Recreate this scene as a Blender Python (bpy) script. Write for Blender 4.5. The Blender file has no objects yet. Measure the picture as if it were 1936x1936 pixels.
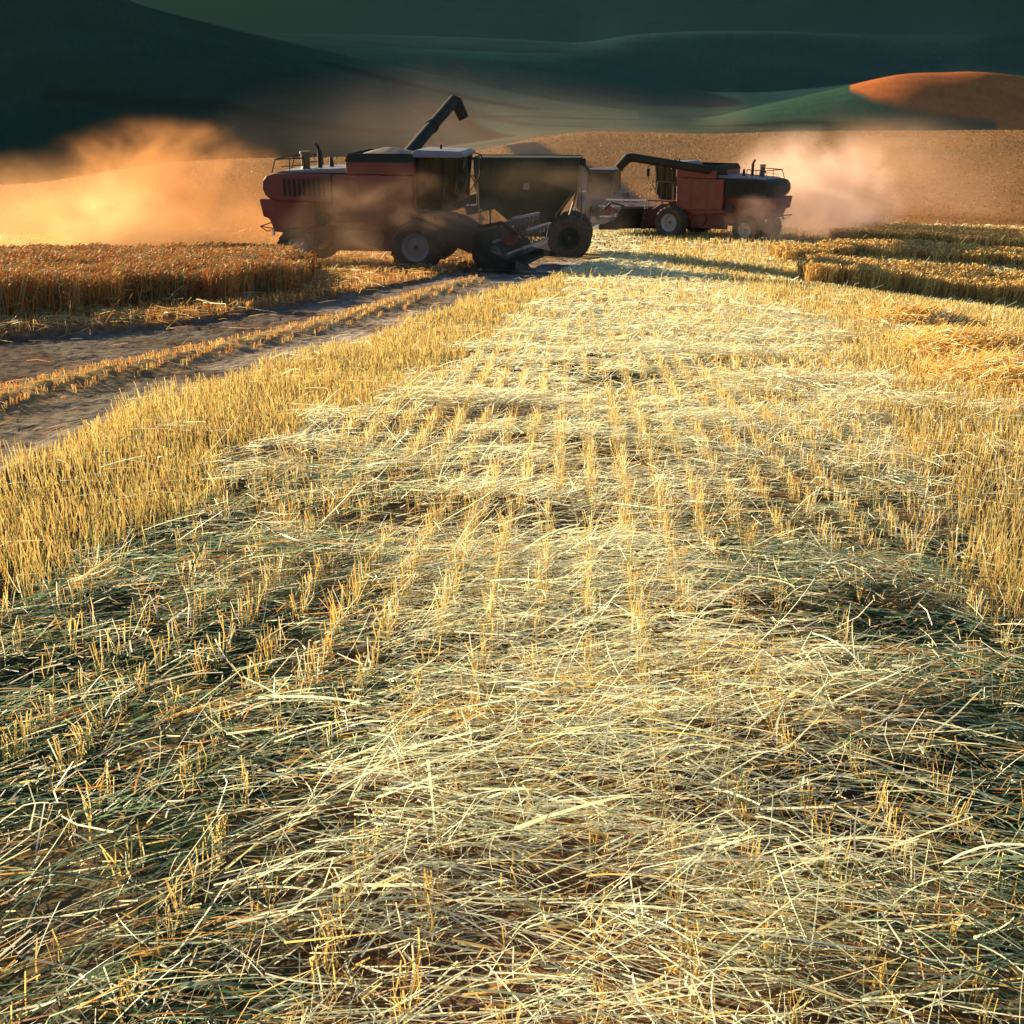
import bpy, bmesh, math, random
import numpy as np
from mathutils import Vector, Matrix
R = math.radians
rng = np.random.default_rng(7); random.seed(7)
S = bpy.context.scene
COL = S.collection

# ------------------------------------------------------------------ camera, world, sun, exposure
PITCH = R(19.5); EYE = 1.65; F = 2173.0
cam_d = bpy.data.cameras.new('camera'); cam = bpy.data.objects.new('camera', cam_d); COL.objects.link(cam)
cam.location = (0, 0, EYE); cam.rotation_euler = (R(90) - PITCH, 0, 0)
cam_d.sensor_width = 36; cam_d.lens = 36 * F / 1936; cam_d.clip_end = 6000; cam_d.clip_start = 0.05
S.camera = cam
SUN_AZ, SUN_EL = R(-47), R(13)          # azimuth measured from +Y, negative = to the left
w = bpy.data.worlds.new("World"); S.world = w; w.use_nodes = True
nt = w.node_tree; bg = nt.nodes['Background']
sky = nt.nodes.new('ShaderNodeTexSky'); sky.sky_type = 'NISHITA'; sky.sun_disc = False
sky.sun_elevation = SUN_EL; sky.sun_rotation = SUN_AZ; sky.ozone_density = 3.0; sky.dust_density = 1.0
nt.links.new(sky.outputs[0], bg.inputs[0]); bg.inputs[1].default_value = 0.05
sl = bpy.data.lights.new('sun', 'SUN'); sun = bpy.data.objects.new('sun', sl); COL.objects.link(sun)
sl.energy = 5.0; sl.angle = R(0.5); sl.color = (1.0, 0.79, 0.50)
sdir = Vector((math.sin(SUN_AZ) * math.cos(SUN_EL), math.cos(SUN_AZ) * math.cos(SUN_EL), math.sin(SUN_EL)))
sun.rotation_euler = sdir.to_track_quat('Z', 'Y').to_euler()
S.view_settings.view_transform = 'Standard'; S.view_settings.look = 'None'
S.view_settings.exposure = 1.95; S.view_settings.gamma = 1.0
S.cycles.volume_bounces = 1; S.cycles.max_bounces = 6; S.cycles.diffuse_bounces = 3
S.cycles.volume_step_rate = 2.0; S.cycles.volume_max_steps = 96
S.cycles.transparent_max_bounces = 8

# ------------------------------------------------------------------ helpers
def tag(o, label=None, cat=None, group=None, kind=None):
    if label: o['label'] = label
    if cat: o['category'] = cat
    if group: o['group'] = group
    if kind: o['kind'] = kind
    return o
def ray(X, Y):
    xc = (X - 968) / F; yc = (968 - Y) / F
    return np.array([xc, math.cos(PITCH) + yc * math.sin(PITCH), -math.sin(PITCH) + yc * math.cos(PITCH)])
def P(X, Y, D):
    d = ray(X, Y); return d * (D / d[1]) + np.array([0, 0, EYE])
def h2(ix, iy, s):
    n = (ix * 374761393 + iy * 668265263 + s * 2147483647).astype(np.int64)
    n = (n ^ (n >> 13)) * 1274126177
    n = n ^ (n >> 16)
    return (n & 0xffff) / 65535.0
def noise(x, y, s=0):
    x = np.asarray(x, float); y = np.asarray(y, float)
    ix = np.floor(x).astype(np.int64); iy = np.floor(y).astype(np.int64)
    fx = x - ix; fy = y - iy; fx = fx * fx * (3 - 2 * fx); fy = fy * fy * (3 - 2 * fy)
    a = h2(ix, iy, s); b = h2(ix + 1, iy, s); c = h2(ix, iy + 1, s); d = h2(ix + 1, iy + 1, s)
    return (a * (1 - fx) + b * fx) * (1 - fy) + (c * (1 - fx) + d * fx) * fy
def fbm(x, y, s=0, o=3):
    t = 0; a = 0.5; k = 1.0; n = 0
    for i in range(o):
        t = t + a * noise(x * k, y * k, s + i * 17); n += a; a *= .5; k *= 2.03
    return t / n
def sstep(a, b, x):
    t = np.clip((x - a) / (b - a), 0, 1); return t * t * (3 - 2 * t)
def pchip(xk, yk, x):
    h = np.diff(xk); d = np.diff(yk) / h; m = np.zeros_like(yk)
    for i in range(1, len(xk) - 1):
        if d[i-1] * d[i] > 0:
            w1 = 2 * h[i] + h[i-1]; w2 = h[i] + 2 * h[i-1]; m[i] = (w1 + w2) / (w1 / d[i-1] + w2 / d[i])
    m[0] = d[0]; m[-1] = d[-1]
    i = np.clip(np.searchsorted(xk, x) - 1, 0, len(h) - 1)
    t = (x - xk[i]) / h[i]; hh = h[i]
    return ((1 + 2*t) * (1-t)**2 * yk[i] + t * (1-t)**2 * hh * m[i] + t*t*(3-2*t) * yk[i+1] + t*t*(t-1) * hh * m[i+1])

# ------------------------------------------------------------------ terrain heightfield (azimuth x range around the camera)
SL = 0.0855
XC = [-900, 60, 300, 440, 700, 900, 1000, 1100, 1200, 1330, 1450, 1600, 1700, 1870, 2600]
KN = [  # (depth per column, picture row per column)
 ([54]*15, [462, 462, 460, 458, 456, 455, 455, 455, 455, 455, 453, 452, 452, 455, 465]),
 ([74]*15, [440, 425, 405, 400, 398, 400, 402, 404, 404, 402, 398, 396, 396, 398, 420]),
 ([110, 110, 112, 114, 118, 130, 150, 165, 172, 176, 176, 174, 172, 170, 165],
  [380, 352, 312, 303, 299, 290, 264, 250, 252, 255, 252, 249, 248, 247, 255]),
 ([165, 165, 165, 168, 172, 186, 200, 215, 222, 226, 226, 224, 222, 220, 215],
  [400, 392, 368, 355, 340, 305, 285, 272, 272, 275, 278, 280, 280, 280, 285]),
 ([265]*15, [370, 345, 325, 312, 290, 262, 252, 247, 246, 246, 262, 268, 270, 272, 290]),
 ([400, 400, 400, 400, 400, 395, 385, 380, 360, 335, 330, 330, 330, 330, 330],
  [-90, -60, 22, 58, 116, 155, 176, 196, 212, 232, 200, 166, 143, 138, 210]),
 ([520, 520, 520, 520, 520, 520, 515, 510, 480, 440, 430, 430, 430, 430, 430],
  [160, 100, 130, 140, 170, 195, 205, 225, 230, 240, 222, 200, 190, 185, 230]),
 ([600]*15, [150, 95, 120, 130, 150, 178, 188, 205, 212, 215, 210, 195, 185, 180, 200]),
 ([760]*15, [90, 60, 60, 68, 88, 100, 103, 105, 140, 176, 174, 160, 150, 140, 150]),
 ([840]*15, [95, 70, 75, 85, 98, 108, 112, 114, 146, 180, 180, 168, 158, 148, 150]),
 ([980]*15, [70, 40, 50, 62, 66, 72, 77, 84, 66, 60, 60, 66, 68, 64, 80]),
 ([1100]*15, [60, 40, 52, 60, 64, 70, 74, 80, 64, 58, 58, 62, 64, 60, 70]),
 ([1700]*15, [-60, -110, -110, -110, -110, -110, -110, -110, -110, -110, -110, -110, -110, -110, -60]),
 ([2300]*15, [-90, -150, -150, -150, -150, -150, -150, -150, -150, -150, -150, -150, -150, -150, -90]),
]
kn_az, kn_r, kn_z = [], [], []
for D, Y in KN:
    pts = np.array([P(x, y, d) for x, y, d in zip(XC, Y, D)])
    kn_az.append(np.arctan2(pts[:, 0], pts[:, 1])); kn_r.append(np.hypot(pts[:, 0], pts[:, 1])); kn_z.append(pts[:, 2])
AZ = np.concatenate([np.linspace(-180, -34, 50)[:-1], np.linspace(-34, 34, 640), np.linspace(34, 180, 50)[1:]]) * math.pi / 180
RR = np.concatenate([[0.0], np.geomspace(0.7, 2300, 1250)])
Z = np.zeros((len(AZ), len(RR)))
ncr = np.array([3., 8, 16, 26, 38])
for i, a in enumerate(AZ):
    aa = np.clip(a, R(-38), R(38))
    sx, cy = math.sin(a), math.cos(a)
    rn = ncr / max(math.cos(aa), .5)
    zn = -SL * (ncr * cy / max(math.cos(aa), .5)) - 0.0075 * np.maximum(0, rn * sx - 2) ** 2 * (rn * sx < 14) - np.where(rn * sx >= 14, 1.08 + .09 * (rn * sx - 14), 0)
    rk = np.array([np.interp(aa, kn_az[k], kn_r[k]) for k in range(len(KN))])
    zk = np.array([np.interp(aa, kn_az[k], kn_z[k]) for k in range(len(KN))])
    off = sstep(R(34), R(70), abs(a)); zk = zk * (1 - off) + off * (-6 + 0.0 * zk)
    xk = np.concatenate([[0], rn, rk]); yk = np.concatenate([[0], zn, zk])
    Z[i] = pchip(xk, yk, RR)
# smooth across azimuth a little for soft hills, more so far away
def smooth(Zs, n):
    k = np.hanning(n + 2)[1:-1]; k /= k.sum(); pad = n // 2
    Zp = np.pad(Zs, ((pad, pad), (0, 0)), mode='edge'); return sum(k[j] * Zp[j:j + Zs.shape[0]] for j in range(n))
Zsm = smooth(Z, 31); wfar = sstep(40, 90, RR)[None, :]; m = slice(60, -60)
Zc = Z * (1 - wfar) + Zsm * wfar; Z[m] = Zc[m]
AG, RG = np.meshgrid(AZ, RR, indexing='ij'); GX = RG * np.sin(AG); GY = RG * np.cos(AG)

def hz(x, y, ZZ=None):
    ZZ = Z if ZZ is None else ZZ
    x = np.asarray(x, float); y = np.asarray(y, float)
    a = np.arctan2(x, y); r = np.hypot(x, y)
    ia = np.interp(a, AZ, np.arange(len(AZ))); ir = np.interp(r, RR, np.arange(len(RR)))
    i0 = np.clip(ia.astype(int), 0, len(AZ) - 2); j0 = np.clip(ir.astype(int), 0, len(RR) - 2)
    u = ia - i0; v = ir - j0
    return (ZZ[i0, j0] * (1-u) * (1-v) + ZZ[i0+1, j0] * u * (1-v) + ZZ[i0, j0+1] * (1-u) * v + ZZ[i0+1, j0+1] * u * v)
def G(X, Y):
    """where the ground is met along the view of one point of the photograph"""
    d = ray(X, Y); t = np.geomspace(1.2, 1500, 6000)
    px, py, pz = d[0] * t, d[1] * t, d[2] * t + EYE
    k = np.argmax(pz < hz(px, py)); return np.array([px[k], py[k]])
def GL(pts): return np.array([G(*p) for p in pts])
def inpoly(x, y, poly):
    ins = np.zeros(x.shape, bool); n = len(poly)
    for i in range(n):
        x0, y0 = poly[i]; x1, y1 = poly[(i + 1) % n]
        if y0 == y1: continue
        c = ((y0 > y) != (y1 > y)) & (x < (x1 - x0) * (y - y0) / (y1 - y0) + x0)
        ins ^= c
    return ins
def dline(x, y, L):
    d = np.full(np.shape(x), 1e9)
    for (x0, y0), (x1, y1) in zip(L[:-1], L[1:]):
        dx, dy = x1 - x0, y1 - y0; t = np.clip(((x - x0) * dx + (y - y0) * dy) / (dx*dx + dy*dy + 1e-9), 0, 1)
        d = np.minimum(d, np.hypot(x - x0 - t * dx, y - y0 - t * dy))
    return d

# ------------------------------------------------------------------ field boundaries on the ground
TR_LO = GL([(-500, 1150), (20, 880), (60, 862), (200, 800), (330, 755), (640, 665), (850, 590), (950, 553), (1060, 520), (1130, 490)])
TR_UP = GL([(-500, 690), (60, 628), (300, 612), (560, 572), (700, 545), (800, 527), (900, 503), (980, 490)])
RIDGE = GL([(-300, 820), (100, 720), (380, 660), (560, 622), (700, 583), (830, 545), (900, 524)])
ST_LO = GL([(-400, 1400), (20, 1120), (80, 1060), (250, 1000), (500, 890), (700, 790), (850, 705), (1000, 620), (1085, 545)])
RS = GL([(2100, 1250), (1860, 1010), (1700, 770), (1590, 650), (1500, 585)])
FTR = GL([(1090, 470), (1150, 445), (1165, 415), (1155, 375), (1120, 335), (1060, 305), (1010, 288), (985, 272)])
TRACK = np.vstack([TR_LO, TR_UP[::-1]])
def xlo(y, L):  # boundary x at a given distance
    o = np.argsort(L[:, 1]); return np.interp(y, L[o, 1], L[o, 0])
W1A = GL([(1522, 541), (1560, 546), (1700, 556), (1870, 576), (2500, 640), (2500, 590), (1870, 545), (1700, 530), (1560, 522), (1530, 524)])
W1B = GL([(1545, 487), (1700, 490), (1900, 505), (2500, 545), (2500, 525), (1900, 486), (1700, 475), (1560, 473)])
W1C = GL([(1575, 455), (1700, 458), (1900, 470), (2500, 505), (2500, 475), (1900, 450), (1700, 440), (1590, 438)])
W1D = GL([(1478, 497), (1552, 502), (1556, 487), (1470, 482)])
W2 = GL([(560, 553), (420, 572), (300, 580), (180, 592), (60, 604), (-500, 640), (-500, 520), (60, 512), (300, 506), (540, 503)])
def in_w(x, y): return inpoly(x, y, W1A) | inpoly(x, y, W1B) | inpoly(x, y, W1C) | inpoly(x, y, W1D)
CAPH = None

# near micro relief: ruts, hummocks, straw mounds
X_, Y_ = GX, GY
near = (RR < 60)[None, :] & (np.abs(AG) < R(34))
mic = 0.03 * (fbm(X_ * 1.3, Y_ * 1.3, 3) - .5) + 0.012 * (noise(X_ * 6, Y_ * 6, 9) - .5)
intrack = inpoly(X_, Y_, TRACK) & near
dr = dline(X_, Y_, RIDGE)
de_lo = dline(X_, Y_, TR_LO)
rut = np.where(intrack, -0.09 * sstep(0.0, 0.5, de_lo) + 0.10 * np.exp(-(dr / 0.35) ** 2), 0.0)
clod = np.where(intrack, 0.05 * (fbm(X_ * 2.2, Y_ * 5.0, 31) - .5) + 0.03 * (noise(X_ * 9, Y_ * 9, 33) - .5), 0)
bank = np.where(near, 0.10 * np.exp(-((X_ - xlo(Y_, (TR_LO + ST_LO[:1] * 0))) / 0.6 - 0.7) ** 2) * 0, 0)
Zn = Z + np.where(near, mic + rut + clod, 0.0)
far_b = sstep(55, 90, RR)[None, :] * 0.35 * (fbm(X_ * .06, Y_ * .06, 5) - .5) + sstep(180, 300, RR)[None, :] * (1 - sstep(850, 1000, RR))[None, :] * 3.0 * (fbm(X_ * .012, Y_ * .012, 8) - .5)
Z = Zn + far_b

# ------------------------------------------------------------------ ground colour (soil, fields and crops, with some light and shade painted in)
C = np.zeros(Z.shape + (3,)); X, Y = GX, GY
def mix(mask, col):
    global C
    mk = np.clip(mask, 0, 1)[..., None]; C = C * (1 - mk) + mk * np.array(col)
n1 = fbm(X * 1.7, Y * 1.7, 41); n2 = fbm(X * .5, Y * .5, 43); n3 = fbm(X * 7, Y * 7, 47)
C[:] = (0.12, 0.068, 0.040)
mix(sstep(.45, .7, n2), (0.028, 0.026, 0.016))
mix(np.where(near, sstep(.45, 1.15, np.abs(X - .054 * Y - .05) + 1.0 * (fbm(X * 1.3, Y * 1.1, 911) - .5)) * sstep(9, 5, Y), 0), (0.014, 0.024, 0.013))  # corner darkening painted into the soil beside the swath
mix(sstep(.5, .75, n1) * .5, (0.16, 0.11, 0.06))
mix(sstep(14, 34, RG) * .85, (0.40, 0.28, 0.12))                     # stubble seen from afar
mix(sstep(50, 60, RG), (0.27, 0.135, 0.052))
mix(sstep(70, 110, RG) * (np.degrees(AG) < 16) * .55, (0.16, 0.105, 0.062))
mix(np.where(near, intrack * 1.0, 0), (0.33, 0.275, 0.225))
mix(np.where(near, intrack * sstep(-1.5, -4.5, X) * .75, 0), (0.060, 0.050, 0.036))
mix(np.where(near, intrack * sstep(.42, .62, fbm(X * .9 + Y * .15, Y * .9, 71)) * .7, 0), (0.085, 0.062, 0.048))
mix(np.where(near, intrack * np.exp(-(dr / .45) ** 2) * .8, 0), (0.30, 0.20, 0.08))
mix(np.where(near, (X < xlo(Y, TR_UP)) * 1.0, 0), (0.20, 0.10, 0.045))
dF = dline(X, Y, FTR)
mix((RG > 38) * (RG < 190) * (1 - sstep(1.6, 3.0, dF)) * .95, (0.025, 0.032, 0.042))
# far fields
d_hill = (RG > kn_r[3].mean()) * 1.0
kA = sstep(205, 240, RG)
mix(kA, (0.012, 0.034, 0.028))                                       # dark green hill crop, darkened to carry the hill's shade
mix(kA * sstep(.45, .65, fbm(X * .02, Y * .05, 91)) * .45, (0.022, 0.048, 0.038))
azd = np.degrees(AG)
mix(sstep(200, 215, RG) * (1 - sstep(268, 285, RG + 6 * noise(X * .05, Y * .05, 3))) * (azd < 9), (0.040, 0.048, 0.032))
mix(sstep(232, 236, RG) * (1 - sstep(239, 243, RG)) * (azd < 9) * .8, (0.02, 0.035, 0.03))
mix(sstep(300, 312, RG + 1.5 * (azd)) * (1 - sstep(395, 430, RG)) * (azd > -30) * (azd < 6) * .4, (0.040, 0.060, 0.042))
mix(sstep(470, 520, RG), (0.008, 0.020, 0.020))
mix(sstep(560, 600, RG) * (1 - sstep(740, 790, RG)) * .55, (0.012, 0.036, 0.030))
mix(sstep(900, 930, RG) * (1 - sstep(1000, 1030, RG)) * .5, (0.014, 0.030, 0.028))
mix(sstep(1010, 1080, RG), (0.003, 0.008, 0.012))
# right-hand hill: green flank, orange cap painted for sunlight above a shadow edge
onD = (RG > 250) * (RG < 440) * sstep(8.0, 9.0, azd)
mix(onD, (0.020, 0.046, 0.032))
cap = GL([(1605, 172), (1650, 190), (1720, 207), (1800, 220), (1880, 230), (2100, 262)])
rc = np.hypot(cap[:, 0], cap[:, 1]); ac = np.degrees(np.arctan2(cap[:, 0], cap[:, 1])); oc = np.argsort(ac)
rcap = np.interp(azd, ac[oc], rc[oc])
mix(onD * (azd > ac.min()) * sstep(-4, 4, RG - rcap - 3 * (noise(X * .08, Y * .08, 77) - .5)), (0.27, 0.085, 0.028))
mix((RG > 90) * (RG < 205) * (azd > 17) * sstep(.42, .6, fbm(X * .10, Y * .05, 61)) * sstep(120, 150, RG) * .7, (0.10, 0.075, 0.05))
for L_ in ([(830, 222), (1000, 221), (1200, 226)], [(800, 205), (870, 228), (960, 258)], [(860, 200), (1000, 236), (1110, 240)], [(620, 120), (800, 165), (1000, 205)], [(100, 180), (420, 200), (760, 250)], [(1330, 238), (1500, 232), (1700, 243)], [(500, 66), (800, 92), (1060, 98)]):
    dl = dline(X, Y, GL(L_)); mix((RG > 200) * (1 - sstep(1.0, 2.6, dl * 220 / RG)) * .7, (0.008, 0.014, 0.012))
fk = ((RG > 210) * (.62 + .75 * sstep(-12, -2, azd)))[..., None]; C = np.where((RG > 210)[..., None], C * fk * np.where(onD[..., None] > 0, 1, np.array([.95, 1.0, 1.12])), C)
rowm = 1 + .05 * np.sin(RG * .9 + 5 * fbm(X * .01, Y * .01, 5)) * (RG > 210) + .30 * (fbm(X * .045, Y * .09, 15) - .5) * (RG > 210)
C *= rowm[..., None]
C *= (0.8 + 0.4 * n3)[..., None] * np.where(RG > 50, 0.88 + 0.24 * fbm(X * .35, Y * .35, 53), 1)[..., None]

def new_mesh(name, V, Fq, mat, cols=None, smooth_=False):
    V = np.asarray(V, np.float32); Fq = np.asarray(Fq, np.int32)
    me = bpy.data.meshes.new(name); me.vertices.add(len(V)); me.vertices.foreach_set('co', V.ravel())
    k = Fq.shape[1]; me.loops.add(Fq.size); me.loops.foreach_set('vertex_index', Fq.ravel())
    me.polygons.add(len(Fq)); me.polygons.foreach_set('loop_start', np.arange(0, Fq.size, k, dtype=np.int32))
    me.polygons.foreach_set('loop_total', np.full(len(Fq), k, np.int32))
    if cols is not None:
        at = me.attributes.new('col', 'FLOAT_COLOR', 'POINT')
        c4 = np.ones((len(V), 4), np.float32); c4[:, :3] = cols; at.data.foreach_set('color', c4.ravel())
    me.update(calc_edges=True)
    if smooth_: me.polygons.foreach_set('use_smooth', np.ones(len(Fq), bool))
    me.materials.append(mat); o = bpy.data.objects.new(name, me); COL.objects.link(o); return o

def mat_new(name):
    m = bpy.data.materials.new(name); m.use_nodes = True; return m, m.node_tree.nodes, m.node_tree.links, m.node_tree.nodes['Principled BSDF']
def attr_mat(name, rough=.85, transl=0.0, bump=None, spec=.2, fine=None):
    m, N, L, B = mat_new(name)
    a = N.new('ShaderNodeAttribute'); a.attribute_name = 'col'
    B.inputs['Roughness'].default_value = rough; B.inputs['Specular IOR Level'].default_value = spec
    src = a.outputs['Color']
    if fine:
        t = N.new('ShaderNodeTexNoise'); t.inputs['Scale'].default_value = fine; t.inputs['Detail'].default_value = 6
        g = N.new('ShaderNodeNewGeometry'); L.new(g.outputs['Position'], t.inputs['Vector'])
        mp = N.new('ShaderNodeMapRange'); mp.inputs[1].default_value = .3; mp.inputs[2].default_value = .7; mp.inputs[3].default_value = .6; mp.inputs[4].default_value = 1.4
        L.new(t.outputs[0], mp.inputs[0]); mx = N.new('ShaderNodeVectorMath'); mx.operation = 'SCALE'
        L.new(src, mx.inputs[0]); L.new(mp.outputs[0], mx.inputs['Scale']); src = mx.outputs[0]
        b = N.new('ShaderNodeBump'); b.inputs['Strength'].default_value = .6; b.inputs['Distance'].default_value = bump or .05
        L.new(t.outputs[0], b.inputs['Height']); L.new(b.outputs[0], B.inputs['Normal'])
    L.new(src, B.inputs['Base Color'])
    if transl:
        tr = N.new('ShaderNodeBsdfTranslucent'); L.new(src, tr.inputs[0])
        ms = N.new('ShaderNodeMixShader'); ms.inputs[0].default_value = transl
        L.new(B.outputs[0], ms.inputs[1]); L.new(tr.outputs[0], ms.inputs[2]); L.new(ms.outputs[0], N['Material Output'].inputs[0])
    return m
M_ground = attr_mat('ground_soil', 1.0, 0, .06, 0.0, 9.0)
na, nr = Z.shape
idx = np.arange(na * nr).reshape(na, nr)
a0, a1 = idx[:-1, :-1], idx[1:, :-1]
quads = np.stack([idx[:-1, :-1], idx[:-1, 1:], idx[1:, 1:], idx[1:, :-1]], -1).reshape(-1, 4)[:, ::-1]
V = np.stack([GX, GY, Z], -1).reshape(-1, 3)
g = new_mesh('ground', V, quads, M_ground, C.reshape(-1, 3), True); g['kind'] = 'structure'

# ------------------------------------------------------------------ straw, stubble and standing wheat (masses nobody could count)
def stalks(name, base, tip, wid, cols, mat, bend=None, round_=False, taper=.6, nseg=2, kink=None):
    n = len(base); d = tip - base; Ln = np.linalg.norm(d, axis=1, keepdims=True) + 1e-9; d = d / Ln
    r = rng.normal(size=(n, 3)); u = np.cross(d, r); u /= np.linalg.norm(u, axis=1, keepdims=True) + 1e-9
    v = np.cross(d, u); mid = (base + tip) / 2
    if bend is not None: mid = mid + bend
    w = wid[:, None]
    ns = nseg + 1; ctrl = mid * 2 - (base + tip) / 2; rows = []
    for t in np.linspace(0, 1, ns):
        c = base * (1 - t) ** 2 + ctrl * 2 * t * (1 - t) + tip * t * t; k = 1 - (1 - taper) * t
        if kink is not None: c = c + kink * (1 - abs(t * 2 - 1)) 
        rows += [c - u * w * .5 * k, c + u * w * .5 * k]
    V = np.stack(rows, 1); nv = 2 * ns; o = (np.arange(n) * nv)[:, None, None]
    q = np.array([[2*m_, 2*m_+1, 2*m_+3, 2*m_+2] for m_ in range(nseg)])
    Q = (o + q[None]).reshape(-1, 4)
    return V.reshape(-1, 3), Q, np.repeat(cols, nv, 0)
class Acc:
    def __init__(s): s.V = []; s.Q = []; s.C = []; s.n = 0
    def add(s, V, Q, C): s.V.append(V); s.Q.append(Q + s.n); s.C.append(C); s.n += len(V)
    def build(s, name, mat): return new_mesh(name, np.concatenate(s.V), np.concatenate(s.Q), mat, np.concatenate(s.C))
def area_pts(y0, y1, dens, marg=1.0, half=.47):
    wmax = half * y1 + marg; n = int((y1 - y0) * 2 * wmax * dens)
    y = rng.uniform(y0, y1, n); x = rng.uniform(-wmax, wmax, n); k = np.abs(x) < half * y + marg
    return x[k], y[k]
def palette(n, cols, p, var=.18):
    c = np.array(cols)[rng.choice(len(cols), n, p=np.array(p) / sum(p))]
    return np.clip(c * rng.uniform(1 - var, 1 + var, (n, 1)) * rng.uniform(.95, 1.05, (n, 3)), 0, .85)
CREAM, PALE, GOLD, OCHRE, GREY, RUST, GREEN = (.82,.78,.55), (.70,.71,.48), (.64,.45,.15), (.45,.27,.08), (.50,.54,.36), (.42,.17,.05), (.22,.27,.13)
def wd(y, k=.00058, m=.0033): return np.maximum(m, y * k)
M_straw = attr_mat('straw_dry', .55, .38, spec=.4)
M_stub = attr_mat('stubble_dry', .7, .35, spec=.25)
M_wheat = attr_mat('wheat_ripe', .8, .14, spec=.15)
def corner(x, y):
    # corner darkening painted in as greener, thinner straw beside the swath along the rows
    q = np.abs(x * math.cos(R(3.1)) - y * math.sin(R(3.1)) - .05) + 1.0 * (fbm(x * 1.3, y * 1.1, 911) - .5)
    return np.clip(sstep(.45, 1.15, q) * sstep(9.0, 5.0, y), 0, 1)
def mound(x, y): return 0.10 * sstep(.45, .8, fbm(x * .9 + 3, y * 1.5, 101)) * sstep(1.5, 4, y)

def z_right(x, y): return x > xlo(y, RS) + rag(x, y, 831) * 2.2            # right-hand stubble
def rag(x, y, s): return (fbm(x * 1.6, y * .8, s) - .5) * (.55 + .03 * y)
def z_strip(x, y): return (x < xlo(y, ST_LO) + rag(x, y, 811) * 1.5 - .1) & (x > xlo(y, TR_LO) + rag(x, y, 821) * .8)
def z_track(x, y): return (x <= xlo(y, TR_LO) + rag(x, y, 821) * .8) & (x > xlo(y, TR_UP))
def z_left(x, y): return x <= xlo(y, TR_UP)

# lying straw
A = Acc()
for (y0, y1, dens, lmin, lmax, rnd) in ((1.2, 5.5, 2100, .08, .40, False), (5.5, 10, 950, .12, .42, False), (10, 20, 480, .15, .42, False), (20, 46, 110, .2, .5, False), (46, 62, 30, .3, .7, False)):
    x, y = area_pts(y0, y1, dens)
    cover = sstep(.22, .60, fbm(x * 1.1 + 20, y * 1.9, 201))
    sw = 1.0 - .75 * z_right(x, y) - .93 * z_strip(x, y) - .993 * z_track(x, y) - .80 * z_left(x, y)
    cor = corner(x, y)
    near_k = 1 - .45 * cor
    k = rng.random(len(x)) < np.clip(sw, 0.0, 1) * (0.36 + .64 * cover) * near_k
    k &= ~(in_w(x, y) | inpoly(x, y, W2))
    x, y = x[k], y[k]; n = len(x)
    side = np.clip((x - .15 * y * .3) / (.38 * y + .4), -1, 1)
    th = -.55 * side + 1.3 * (fbm(x * .8 + 9, y * .8, 301) - .5) * 1.6 + rng.normal(0, .46, n)
    wild = rng.random(n) < .34; th = np.where(wild, rng.uniform(-1.57, 1.57, n), th)
    L = rng.uniform(lmin, lmax, n) * rng.uniform(.6, 1, n)
    tilt = rng.normal(0, .10, n) + np.where(rng.random(n) < .06, rng.uniform(.2, .9, n), 0)
    dv = np.stack([np.cos(th) * np.cos(tilt), np.sin(th) * np.cos(tilt), np.sin(tilt)], 1) * L[:, None] / 2
    h = rng.random(n) ** 1.4 * (.035 + .06 * cover[k]) + mound(x, y) + .008 + np.abs(np.sin(tilt)) * L / 2
    cx = np.stack([x, y, hz(x, y) + h], 1)
    base = cx - dv; tip = cx + dv
    slope = (hz(tip[:, 0], tip[:, 1]) - hz(base[:, 0], base[:, 1])) / 2
    base[:, 2] -= slope; tip[:, 2] += slope
    bd = rng.normal(0, 1, (n, 3)) * (L * .035)[:, None]; bd[:, 2] = np.abs(bd[:, 2]) * .8
    c = palette(n, [CREAM, PALE, GOLD, GREY, OCHRE], [.34, .30, .12, .18, .06])
    cd = (rng.random(n) < .72 * corner(x, y)); c[cd] = palette(cd.sum(), [(.09, .15, .09), (.20, .27, .17), (.40, .20, .07)], [.55, .28, .17])  # dark green straws carry the painted corner darkening
    lf = z_left(x, y) | z_track(x, y); c[lf] = palette(lf.sum(), [OCHRE, RUST, GOLD, PALE], [.4, .3, .2, .1])
    wdh = wd(y, m=.0040) * rng.lognormal(-.18, .32, n) * np.where(rng.random(n) < .03, 1.9, 1)
    kk = np.where(rng.random((n, 1)) < .14, 1, 0) * rng.normal(0, .13, (n, 3)) * L[:, None]; kk[:, 2] = np.abs(kk[:, 2]) * .5
    A.add(*stalks('', base, tip, wdh, c, None, bd, rnd, nseg=6 if y1 < 6 else (4 if y1 < 11 else 2), kink=kk))
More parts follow.
